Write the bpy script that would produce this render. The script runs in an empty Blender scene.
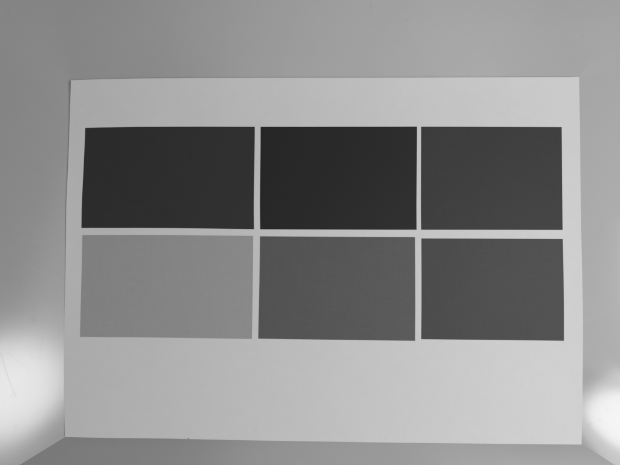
import bpy, bmesh, math, random
from mathutils import Vector, Euler, noise

S = bpy.context.scene
COL = S.collection

# ---------------------------------------------------------------- camera
FPX = 310 / math.tan(math.radians(33.5))            # focal length in photograph pixels
CAM = Vector((0.000474, 0.008561, 0.272054))
ROT = Euler((0.0227117, 0.0248244, 0.0036351), 'XYZ')
cd = bpy.data.cameras.new('camera'); cam = bpy.data.objects.new('camera', cd); COL.objects.link(cam)
cam.location = CAM; cam.rotation_euler = ROT
cd.sensor_fit = 'HORIZONTAL'; cd.sensor_width = 36; cd.lens = 18 / math.tan(math.radians(33.5))
cd.clip_start = 0.01; cd.clip_end = 50
S.camera = cam

# ---------------------------------------------------------------- ambient light of the room
w = bpy.data.worlds.new('World'); S.world = w; w.use_nodes = True
bg = w.node_tree.nodes['Background']
bg.inputs['Color'].default_value = (1, 1, 1, 1); bg.inputs['Strength'].default_value = 0.10

# ---------------------------------------------------------------- lamps
def area_lamp(name, loc, target, sx, sy, power, roll=0.0, shape='RECTANGLE'):
    d = bpy.data.lights.new(name, 'AREA'); d.shape = shape; d.size = sx; d.size_y = sy; d.energy = power
    o = bpy.data.objects.new(name, d); COL.objects.link(o); o.location = loc
    if target is None: o.rotation_euler = (0, 0, roll); return o      # hangs level, facing straight down
    q = (Vector(target) - Vector(loc)).to_track_quat('-Z', 'Y')
    o.rotation_euler = (q @ Euler((0, 0, roll)).to_quaternion()).to_euler()
    return o
area_lamp('side_softbox', (0.36, -0.065, 0.50), (0.08, -0.02, 0), 0.20, 0.24, 2.02)
area_lamp('ceiling_lamp_left', (-0.315, -0.352, 1.2), None, 0.42, 0.24, 1.24, math.radians(-26), 'ELLIPSE')
area_lamp('ceiling_lamp_right', (0.262, -0.424, 1.2), None, 0.30, 0.15, .32, math.radians(18), 'ELLIPSE')
area_lamp('ceiling_panel_right', (0.221, -0.463, 1.21), None, 0.26, 0.22, .30, math.radians(40))
area_lamp('added_fill_far', (0.135, 0.16, 1.35), None, 0.91, 1.04, 1.4)  # added overhead fill; its reflection brightens the tray's far and right sides

S.view_settings.view_transform = 'Standard'; S.view_settings.look = 'None'
S.view_settings.exposure = 0; S.view_settings.gamma = 1; S.view_settings.use_curve_mapping = False
S.render.engine = 'CYCLES'

# ---------------------------------------------------------------- helpers
RM = ROT.to_matrix()
def ray(px, py):
    return (RM @ Vector(((px - 310) / FPX, -(py - 232.5) / FPX, -1))).normalized()
def at(px, py, z=0.0):
    "point of the place, at height z, that the photograph shows at this pixel"
    d = ray(px, py); return CAM + d * ((z - CAM.z) / d.z)
def on_plane(px, py, o, n):
    d = ray(px, py); return CAM + d * ((o - CAM).dot(n) / d.dot(n))

def link(name, me, mat, parent=None):
    o = bpy.data.objects.new(name, me); COL.objects.link(o)
    if mat: me.materials.append(mat)
    if parent: o.parent = parent
    return o
def empty(name, loc=(0, 0, 0)):
    o = bpy.data.objects.new(name, None); COL.objects.link(o); o.location = loc; o.empty_display_size = .02
    return o
def mesh(name, vs, fs, smooth=False):
    me = bpy.data.meshes.new(name); me.from_pydata([tuple(v) for v in vs], [], fs)
    bm = bmesh.new(); bm.from_mesh(me); bmesh.ops.recalc_face_normals(bm, faces=bm.faces); bm.to_mesh(me); bm.free()
    for p in me.polygons: p.use_smooth = smooth
    me.update(); return me

# ---------------------------------------------------------------- materials
def material(name):
    m = bpy.data.materials.new(name); m.use_nodes = True
    nt = m.node_tree; return m, nt, nt.nodes['Principled BSDF']
def N(nt, t, **kw):
    n = nt.nodes.new(t)
    for k, v in kw.items(): setattr(n, k, v)
    return n
def val(n, nt, sock, v):
    if hasattr(v, 'is_output'): nt.links.new(v, n.inputs[sock])
    else: n.inputs[sock].default_value = v
def M(nt, op, a, b=0.0, c=0.0, clamp=False):
    n = N(nt, 'ShaderNodeMath', operation=op, use_clamp=clamp)
    val(n, nt, 0, a); val(n, nt, 1, b); val(n, nt, 2, c); return n.outputs[0]
def tex_noise(nt, vec, scale, detail=4, rough=.55):
    n = N(nt, 'ShaderNodeTexNoise'); nt.links.new(vec, n.inputs['Vector'])
    n.inputs['Scale'].default_value = scale; n.inputs['Detail'].default_value = detail; n.inputs['Roughness'].default_value = rough
    return n.outputs['Fac']
def mapping(nt, vec, scale):
    n = N(nt, 'ShaderNodeMapping'); nt.links.new(vec, n.inputs['Vector']); n.inputs['Scale'].default_value = scale
    return n.outputs[0]
def grey(nt, v):
    n = N(nt, 'ShaderNodeCombineColor'); [nt.links.new(v, n.inputs[i]) for i in range(3)]; return n.outputs[0]
def stroke(nt, x, y, a, b, width, strength):
    "a worn line from a to b: 'strength' on its axis, fading to 0 at 'width'"
    ax, ay = a; bx, by = b; L2 = (bx-ax)**2 + (by-ay)**2 + 1e-12
    dx = M(nt, 'SUBTRACT', x, ax); dy = M(nt, 'SUBTRACT', y, ay)
    t = M(nt, 'DIVIDE', M(nt, 'ADD', M(nt, 'MULTIPLY', dx, bx-ax), M(nt, 'MULTIPLY', dy, by-ay)), L2, clamp=True)
    ex = M(nt, 'SUBTRACT', dx, M(nt, 'MULTIPLY', t, bx-ax)); ey = M(nt, 'SUBTRACT', dy, M(nt, 'MULTIPLY', t, by-ay))
    d = M(nt, 'SQRT', M(nt, 'ADD', M(nt, 'MULTIPLY', ex, ex), M(nt, 'MULTIPLY', ey, ey)))
    f = M(nt, 'SUBTRACT', 1.0, M(nt, 'DIVIDE', d, width), clamp=True)
    return M(nt, 'MULTIPLY', M(nt, 'MULTIPLY', f, f), strength)

def tray_material(name, base, rough, marks=()):
    m, nt, b = material(name)
    pos = N(nt, 'ShaderNodeTexCoord').outputs['Object']
    sx = N(nt, 'ShaderNodeSeparateXYZ'); nt.links.new(pos, sx.inputs[0]); x, y = sx.outputs[0], sx.outputs[1]
    n1 = tex_noise(nt, pos, 18, 5); n2 = tex_noise(nt, pos, 300, 3, .7); n3 = tex_noise(nt, mapping(nt, pos, (40, 900, 40)), 1, 4, .6)
    v = M(nt, 'ADD', base, M(nt, 'MULTIPLY', M(nt, 'SUBTRACT', n1, .5), .035))
    v = M(nt, 'ADD', v, M(nt, 'MULTIPLY', M(nt, 'SUBTRACT', n2, .5), .022))
    v = M(nt, 'ADD', v, M(nt, 'MULTIPLY', M(nt, 'SUBTRACT', n3, .5), .012))
    if rough is None:      # the left side is worn duller than the right
        k = M(nt, 'ADD', M(nt, 'MULTIPLY', x, 4.0), .5, clamp=True); rough = M(nt, 'ADD', .16, M(nt, 'MULTIPLY', k, -.08))
        far = M(nt, 'ADD', M(nt, 'MULTIPLY', y, 20.0), -1.6, clamp=True)       # and the far end duller still
        rough = M(nt, 'ADD', rough, M(nt, 'MULTIPLY', far, .17))
    r = M(nt, 'ADD', rough, M(nt, 'MULTIPLY', M(nt, 'SUBTRACT', n1, .5), .05))
    spec = None
    for (a, c, wd, st) in marks:
        pa, pc = at(*a, .008), at(*c, .008)
        s = stroke(nt, x, y, (pa.x, pa.y), (pc.x, pc.y), wd, st)
        v = M(nt, 'ADD', v, s)
        if st < 0: spec = s if spec is None else M(nt, 'ADD', spec, s)
    v = M(nt, 'MAXIMUM', v, .02)
    nt.links.new(grey(nt, v), b.inputs['Base Color'])
    nt.links.new(r, b.inputs['Roughness'])
    b.inputs['IOR'].default_value = 2.1
    if spec is not None:
        nt.links.new(M(nt, 'MAXIMUM', M(nt, 'ADD', .5, M(nt, 'MULTIPLY', spec, 2.2)), .05), b.inputs['Specular IOR Level'])
    bump = N(nt, 'ShaderNodeBump'); bump.inputs['Distance'].default_value = .0001; bump.inputs['Strength'].default_value = .04
    nt.links.new(n2, bump.inputs['Height']); nt.links.new(bump.outputs[0], b.inputs['Normal'])
    return m

marks_left = [((1, 352), (8, 378), .00035, -.08), ((8, 378), (15, 399), .00035, -.07), ((3, 349), (26, 371), .0004, -.045),
              ((38, 338), (35, 360), .0004, -.06), ((29, 320), (30, 321), .0022, -.06), ((24, 266), (64, 287), .0008, .03),
              ((10, 239), (38, 241), .0007, .03), ((10, 397), (14, 393), .0005, -.05), ((5, 12), (9, 10), .0012, -.03),
              ((34, 29), (35, 30), .0015, -.03), ((22, 345), (29, 360), .0004, -.035), ((14, 428), (15, 426), .001, -.05),
              ((42, 392), (47, 388), .0004, -.03), ((12, 290), (40, 296), .0006, .02)]
marks_right = [((611.5, 414), (612, 414), .0009, -.07), ((616, 413), (618, 413.4), .0006, -.05), ((605, 424), (606, 424), .0012, -.05),
               ((586, 325), (612, 314), .0007, .03), ((599, 427), (595, 431), .0007, -.03), ((609, 226), (605, 238), .0008, -.03),
               ((586, 33), (587, 34), .0015, -.03), ((372, 1), (371.5, 8), .0008, -.05), ((397, 21), (410, 17), .0009, -.025), ((583, 329), (600, 321), .0009, .02)]
BASE = .485
m_tray = tray_material('satin_grey_tray_shaded', .405, .2)  # same metal as the sides; near wall's shade is put into the darker base
m_wall = tray_material('satin_grey_tray_worn', BASE, None, marks_left + marks_right)

def print_texture(nt, pos):
    a = tex_noise(nt, mapping(nt, pos, (1500, 60, 60)), 1, 2, .6)
    c = tex_noise(nt, mapping(nt, pos, (60, 1100, 60)), 1, 2, .6)
    d = tex_noise(nt, pos, 900, 2, .7)
    return a, c, d
# paper
m_paper, nt, b = material('white_copy_paper')
pos = N(nt, 'ShaderNodeTexCoord').outputs['Object']
sx = N(nt, 'ShaderNodeSeparateXYZ'); nt.links.new(pos, sx.inputs[0])
n1 = tex_noise(nt, pos, 220, 6, .65); n2 = tex_noise(nt, pos, 25, 3)
v = M(nt, 'ADD', .745, M(nt, 'ADD', M(nt, 'MULTIPLY', M(nt, 'SUBTRACT', n1, .5), .05), M(nt, 'MULTIPLY', M(nt, 'SUBTRACT', n2, .5), .03)))
for (q, wd, st) in [((188.4, 438.3), .0006, -.9), ((277, 430), .0007, -.12), ((342, 434), .0006, -.12), ((381, 437), .0007, -.2),
                    ((404, 437), .0006, -.2), ((253, 430), .0014, -.05), ((536, 208), .0016, -.04), ((172, 383), .0008, -.07),
                    ((309, 372), .0006, -.07), ((470, 405), .0007, -.06), ((130, 101), .0008, -.05), ((494, 95), .0006, -.06)]:
    p = at(*q, .001); v = M(nt, 'ADD', v, stroke(nt, sx.outputs[0], sx.outputs[1], (p.x, p.y), (p.x + .0001, p.y), wd, st))
nt.links.new(grey(nt, M(nt, 'MAXIMUM', v, .03)), b.inputs['Base Color'])
b.inputs['Roughness'].default_value = .8; b.inputs['Specular IOR Level'].default_value = .15
bump = N(nt, 'ShaderNodeBump'); bump.inputs['Distance'].default_value = .00006; bump.inputs['Strength'].default_value = .25
nt.links.new(n1, bump.inputs['Height']); nt.links.new(bump.outputs[0], b.inputs['Normal'])

def ink(name, g):
    m, nt, b = material(name); pos = N(nt, 'ShaderNodeTexCoord').outputs['Object']
    a, c, d = print_texture(nt, pos); e = tex_noise(nt, pos, 30, 4)
    k = M(nt, 'ADD', M(nt, 'MULTIPLY', M(nt, 'SUBTRACT', a, .5), .22), M(nt, 'MULTIPLY', M(nt, 'SUBTRACT', c, .5), .22))
    k = M(nt, 'ADD', k, M(nt, 'MULTIPLY', M(nt, 'SUBTRACT', d, .5), .25)); k = M(nt, 'ADD', k, M(nt, 'ADD', M(nt, 'MULTIPLY', M(nt, 'SUBTRACT', e, .5), .14), M(nt, 'MULTIPLY', M(nt, 'SUBTRACT', tex_noise(nt, mapping(nt, pos, (320, 220, 200)), 1, 3, .6), .5), .10)))
    damp = .38 if g > .3 else .65
    v = M(nt, 'MULTIPLY', M(nt, 'ADD', 1.0, M(nt, 'MULTIPLY', k, damp)), g)
    nt.links.new(grey(nt, v), b.inputs['Base Color'])
    b.inputs['Roughness'].default_value = .6; b.inputs['Specular IOR Level'].default_value = .22
    return m

# ---------------------------------------------------------------- the surface under the tray
m_table, nt, b = material('dark_grey_worktop')
pos = N(nt, 'ShaderNodeTexCoord').outputs['Object']
v = M(nt, 'ADD', .16, M(nt, 'MULTIPLY', M(nt, 'SUBTRACT', tex_noise(nt, pos, 60, 6), .5), .05))
nt.links.new(grey(nt, v), b.inputs['Base Color']); b.inputs['Roughness'].default_value = .5
T = -.004
me = mesh('tabletop', [(-.9, -.7, T-.03), (.9, -.7, T-.03), (.9, .7, T-.03), (-.9, .7, T-.03), (-.9, -.7, T), (.9, -.7, T), (.9, .7, T), (-.9, .7, T)],
          [(0, 1, 2, 3), (4, 5, 6, 7), (0, 1, 5, 4), (1, 2, 6, 5), (2, 3, 7, 6), (3, 0, 4, 7)])
tb = link('tabletop', me, m_table); tb['kind'] = 'structure'

# ---------------------------------------------------------------- tray: flat bottom, four sloping walls
SL = math.radians(16)
tl, tr, br, bl = at(72.5, 82), at(578, 79), at(580.8, 443.2), at(66.5, 436.2)
def side_plane(p, q, s):
    e = (q - p).normalized(); out = Vector((s, 0, 0)); out = (out - e * out.dot(e)).normalized()
    up = out * math.cos(SL) + Vector((0, 0, 1)) * math.sin(SL)
    n = e.cross(up).normalized()
    return (p, n if n.z > 0 else -n, out)
PL, PR = side_plane(tl, bl, -1), side_plane(tr, br, 1)
def crease(c, pl, px, py, reach):
    q = on_plane(px, py, pl[0], pl[1]); d = q - c
    return c + d * (reach / d.dot(pl[2]))
R_ = .075
BL, BR = crease(bl, PL, 18, 466, R_), crease(br, PR, 622, 469.5, R_)
tray = empty('shallow_tray', (0, 0, T)); tray['category'] = 'tray'
tray['label'] = 'shallow satin grey tray with sloping sides and glossy highlights, under the printed sheet'
def panel(name, pts, mat, nu=24, nv=10, bend=True):
    "sheet-metal panel from a, b (inner edge) to c, d (outer edge), 1 mm thick, with a slight hollow"
    a, b_, c, d = pts; vs = []; fs = []
    nrm = (b_ - a).cross(d - a).normalized(); nrm = nrm if nrm.z > 0 else -nrm
    for layer in (0, 1):
        for j in range(nv + 1):
            for i in range(nu + 1):
                u, v_ = i / nu, j / nv
                p = a.lerp(b_, u).lerp(d.lerp(c, u), v_)
                if bend: p = p - nrm * (.0006 * math.sin(math.pi * u) * math.sin(math.pi * min(1, v_ * 1.0)))
                vs.append(p - nrm * (.0012 * layer) - Vector((0, 0, T)))
    W_ = nu + 1; H_ = (nu + 1) * (nv + 1)
    for j in range(nv):
        for i in range(nu):
            k = j * W_ + i; fs.append((k, k+1, k+W_+1, k+W_)); fs.append((H_+k, H_+k+W_, H_+k+W_+1, H_+k+1))
    edge = [i for i in range(nu)] ; 
    for i in range(nu):
        fs.append((i, i+H_, i+1+H_, i+1)); k = nv*W_ + i; fs.append((k, k+1, k+1+H_, k+H_))
    for j in range(nv):
        k = j*W_; fs.append((k, k+W_, k+W_+H_, k+H_)); k = j*W_ + nu; fs.append((k, k+H_, k+W_+H_, k+W_))
    return link(name, mesh(name, vs, fs, False if not bend else True), mat, tray)
def finish(o):
    # hard edges stay hard, the hollow stays smooth
    for e_ in o.data.edges: pass
    o.data.set_sharp_from_angle(angle=math.radians(30))
    return o
panel('tray_bottom', (bl, br, tr, tl), m_tray, 4, 4, False)
o = finish(panel('tray_wall', (br, bl, BL, BR), m_tray)); o['label'] = 'flat near wall below the sheet, meeting the sides in sharp creases'
# left, far and right sides are one sheet bent round the two far corners without a crease
SLT = math.radians(9)
path = []                                            # (inner point, outer point)
def outer(c, ang, sl): return c + Vector((math.cos(ang), math.sin(ang), 0)) * R_ + Vector((0, 0, R_ * math.tan(sl)))
aL = math.pi; aT = math.pi / 2; aR = 0.0
def run(p0, p1, q0, q1, n, last=False):
    for i in range(n + (1 if last else 0)): path.append((p0.lerp(p1, i / n), q0.lerp(q1, i / n)))
run(bl, tl, BL, outer(tl, aL, SLT), 24)
for i in range(24):
    k = i / 24; kk = k*k*(3-2*k); path.append((tl.copy(), outer(tl, aL + (aT - aL) * k, SLT)))
run(tl, tr, outer(tl, aT, SLT), outer(tr, aT, SLT), 24)
for i in range(24):
    k = i / 24; kk = k*k*(3-2*k); path.append((tr.copy(), outer(tr, aT + (aR - aT) * k, SLT)))
run(tr, br, outer(tr, aR, SLT), BR, 24, True)
NV = 8; vs = []; fs = []; n_ = len(path); H_ = n_ * (NV + 1)
for layer in (0, 1):
    for a_, c_ in path:
        for j in range(NV + 1):
            vs.append(a_.lerp(c_, max(j / NV, .0005)) - Vector((0, 0, T + .0012 * layer)))
for i in range(n_ - 1):
    for j in range(NV):
        k = i * (NV + 1) + j
        fs.append((k, k+1, k+NV+2, k+NV+1)); fs.append((H_+k, H_+k+NV+1, H_+k+NV+2, H_+k+1))
    k = i * (NV + 1); fs.append((k, k+NV+1, k+NV+1+H_, k+H_)); k += NV; fs.append((k, k+H_, k+NV+1+H_, k+NV+1))
for i in (0, n_ - 1):
    for j in range(NV):
        k = i * (NV + 1) + j; fs.append((k, k+H_, k+1+H_, k+1))
o = finish(link('tray_wall', mesh('tray_wall', vs, fs, True), m_wall, tray)); o['label'] = 'curved wall round the left, far and right sides, with scratches and two bright highlights'
# rolled rim around the top of the walls
ring = [BL] + [c_ for a_, c_ in path[1:-1]] + [BR]; NR = len(ring); vs = []; fs = []; K = 10; rr = .0035
cen = Vector((0, -.01, 0))
for i, c in enumerate(ring):
    t_ = ring[(i+1) % NR] - ring[i-1]; o_ = Vector((-t_.y, t_.x, 0)).normalized()
    if o_.dot(c - cen) < 0: o_ = -o_
    for k in range(K):
        a = 2 * math.pi * k / K
        vs.append(c + o_ * (rr * math.cos(a) + rr * .8) + Vector((0, 0, rr * math.sin(a) - T)))
for s in range(NR):
    for k in range(K):
        fs.append((s*K+k, s*K+(k+1) % K, ((s+1) % NR)*K+(k+1) % K, ((s+1) % NR)*K+k))
link('tray_rim', mesh('tray_rim', vs, fs, True), m_tray, tray)

# ---------------------------------------------------------------- the sheet of paper
def interp(tab, t):
    for (t0, v0), (t1, v1) in zip(tab, tab[1:]):
        if t <= t1:
            k = (t - t0) / (t1 - t0); k = k*k*(3-2*k) if False else k; return v0 + (v1 - v0) * k
    return tab[-1][1]
TOP = [(71, 80.2), (100, 79.2), (140, 78.4), (200, 78), (300, 77.9), (400, 77.7), (470, 77.3), (540, 77.1), (579, 77)]
BOT = [(65, 437), (110, 438), (170, 438.6), (230, 440), (300, 441.2), (390, 442.6), (450, 443.3), (520, 444), (581.5, 444.6)]
LEFT = [(80.2, 71), (110, 69.9), (150, 68.7), (180, 67.4), (205, 66.2), (240, 66), (280, 65.3), (320, 64.3), (365, 63.6), (400, 64), (437, 65)]
RIGHT = [(77, 579), (95, 579.4), (130, 580), (175, 580.4), (215, 581), (240, 581.4), (275, 582.2), (310, 582.9), (340, 583), (375, 582.7), (410, 582.2), (444.6, 581.5)]
def sm(tab, t, w_):
    return sum(interp(tab, min(max(t + w_ * k, tab[0][0]), tab[-1][0])) for k in (-2, -1, 0, 1, 2)) / 5
def height(u, v):
    "how far the sheet stands off the tray, u to the right, v down, both 0..1"
    h = .0004
    h += .0055 * math.exp(-v / .06) * (.55 + .45 * math.sin(math.pi * min(1, u * 1.05)))
    h += .0010 * math.exp(-(1 - v) / .05) * (.6 + .4 * math.sin(5 * u + 1))
    h += .0013 * math.exp(-u / .035) * (.02 + .98 * math.exp(-((v - .38) / .3) ** 2))
    h += .0013 * math.exp(-(1 - u) / .035) * (.2 + .8 * math.exp(-((v - .68) / .3) ** 2))
    h += .00012 * math.sin(7 * u + 2) * math.sin(5 * v + 1) + .00006 * math.sin(13 * u + 4 * v)
    return max(h, .0003)
c00, c10, c01, c11 = [Vector(p) for p in ((71, 80.2), (579, 77), (65, 437), (581.5, 444.6))]
def pix(u, v):
    tx = 71 + u * (579 - 71); bx = 65 + u * (581.5 - 65); ly = 80.2 + v * (437 - 80.2); ry = 77 + v * (444.6 - 77)
    t_ = Vector((tx, interp(TOP, tx))); b_ = Vector((bx, interp(BOT, bx)))
    l_ = Vector((sm(LEFT, ly, 4), ly)); r_ = Vector((sm(RIGHT, ry, 4), ry))
    if v in (0, 1): pass
    bil = (c00 * (1-u) + c10 * u) * (1-v) + (c01 * (1-u) + c11 * u) * v
    return t_ * (1-v) + b_ * v + l_ * (1-u) + r_ * u - bil
def sheet(u, v, lift=0.0):
    q = pix(u, v); return at(q.x, q.y, height(u, v) + lift)
def uv_of(px, py):
    u, v = (px - 68) / 512, (py - 79) / 361
    for _ in range(8):
        q = pix(min(max(u, 0), 1), min(max(v, 0), 1)); u += (px - q.x) / 512; v += (py - q.y) / 362
    return u, v
def slab(name, fn, nu, nv, thick, mat, parent):
    vs = [fn(i/nu, j/nv) for j in range(nv+1) for i in range(nu+1)]
    vs += [p - Vector((0, 0, thick)) for p in vs]; W_ = nu+1; H_ = W_*(nv+1); fs = []
    for j in range(nv):
        for i in range(nu):
            k = j*W_+i; fs.append((k, k+W_, k+W_+1, k+1)); fs.append((H_+k, H_+k+1, H_+k+W_+1, H_+k+W_))
    for i in range(nu):
        fs.append((i, i+1, i+1+H_, i+H_)); k = nv*W_+i; fs.append((k, k+H_, k+1+H_, k+1))
    for j in range(nv):
        k = j*W_; fs.append((k, k+H_, k+W_+H_, k+W_)); k = j*W_+nu; fs.append((k, k+W_, k+W_+H_, k+H_))
    o = link(name, mesh(name, vs, fs, True), mat, parent); o.data.set_sharp_from_angle(angle=math.radians(40)); return o
paper = empty('printed_sheet'); paper['category'] = 'paper sheet'
paper['label'] = 'white landscape sheet of paper printed with six grey rectangles, lying in the tray'
slab('paper', sheet, 110, 80, .00011, m_paper, paper)

PATCHES = [
    ('very dark grey rectangle, top left', .0365, [(85.2, 127.8), (254.8, 126.8), (254.0, 229.2), (81.4, 228.0)]),
    ('black rectangle, top middle', .0190, [(260.6, 126.8), (417.1, 126.6), (416.6, 229.8), (260.2, 229.3)]),
    ('dark grey rectangle, top right', .0450, [(421.1, 126.7), (561.7, 127.1), (562.7, 230.0), (421.1, 229.8)]),
    ('light grey rectangle, bottom left', .3850, [(82.3, 235.1), (253.2, 235.9), (251.9, 339.0), (80.0, 337.0)]),
    ('mid grey rectangle, bottom middle', .1180, [(260.0, 236.3), (415.0, 237.0), (415.1, 340.8), (258.2, 338.7)]),
    ('medium dark grey rectangle, bottom right', .0715, [(421.4, 238.4), (562.9, 239.0), (564.0, 340.8), (421.2, 339.2)])]
for k, (lab, g, q) in enumerate(PATCHES):
    uv = [Vector(uv_of(*p)) for p in q]
    def fn(s, t, uv=uv):
        p = (uv[0]*(1-s) + uv[1]*s)*(1-t) + (uv[3]*(1-s) + uv[2]*s)*t
        return sheet(p.x, p.y, .00006)
    o = slab('printed_rectangle', fn, 36, 24, .00004, ink('ink_' + lab.split(',')[0].replace(' ', '_'), g), paper)
    o['label'] = lab
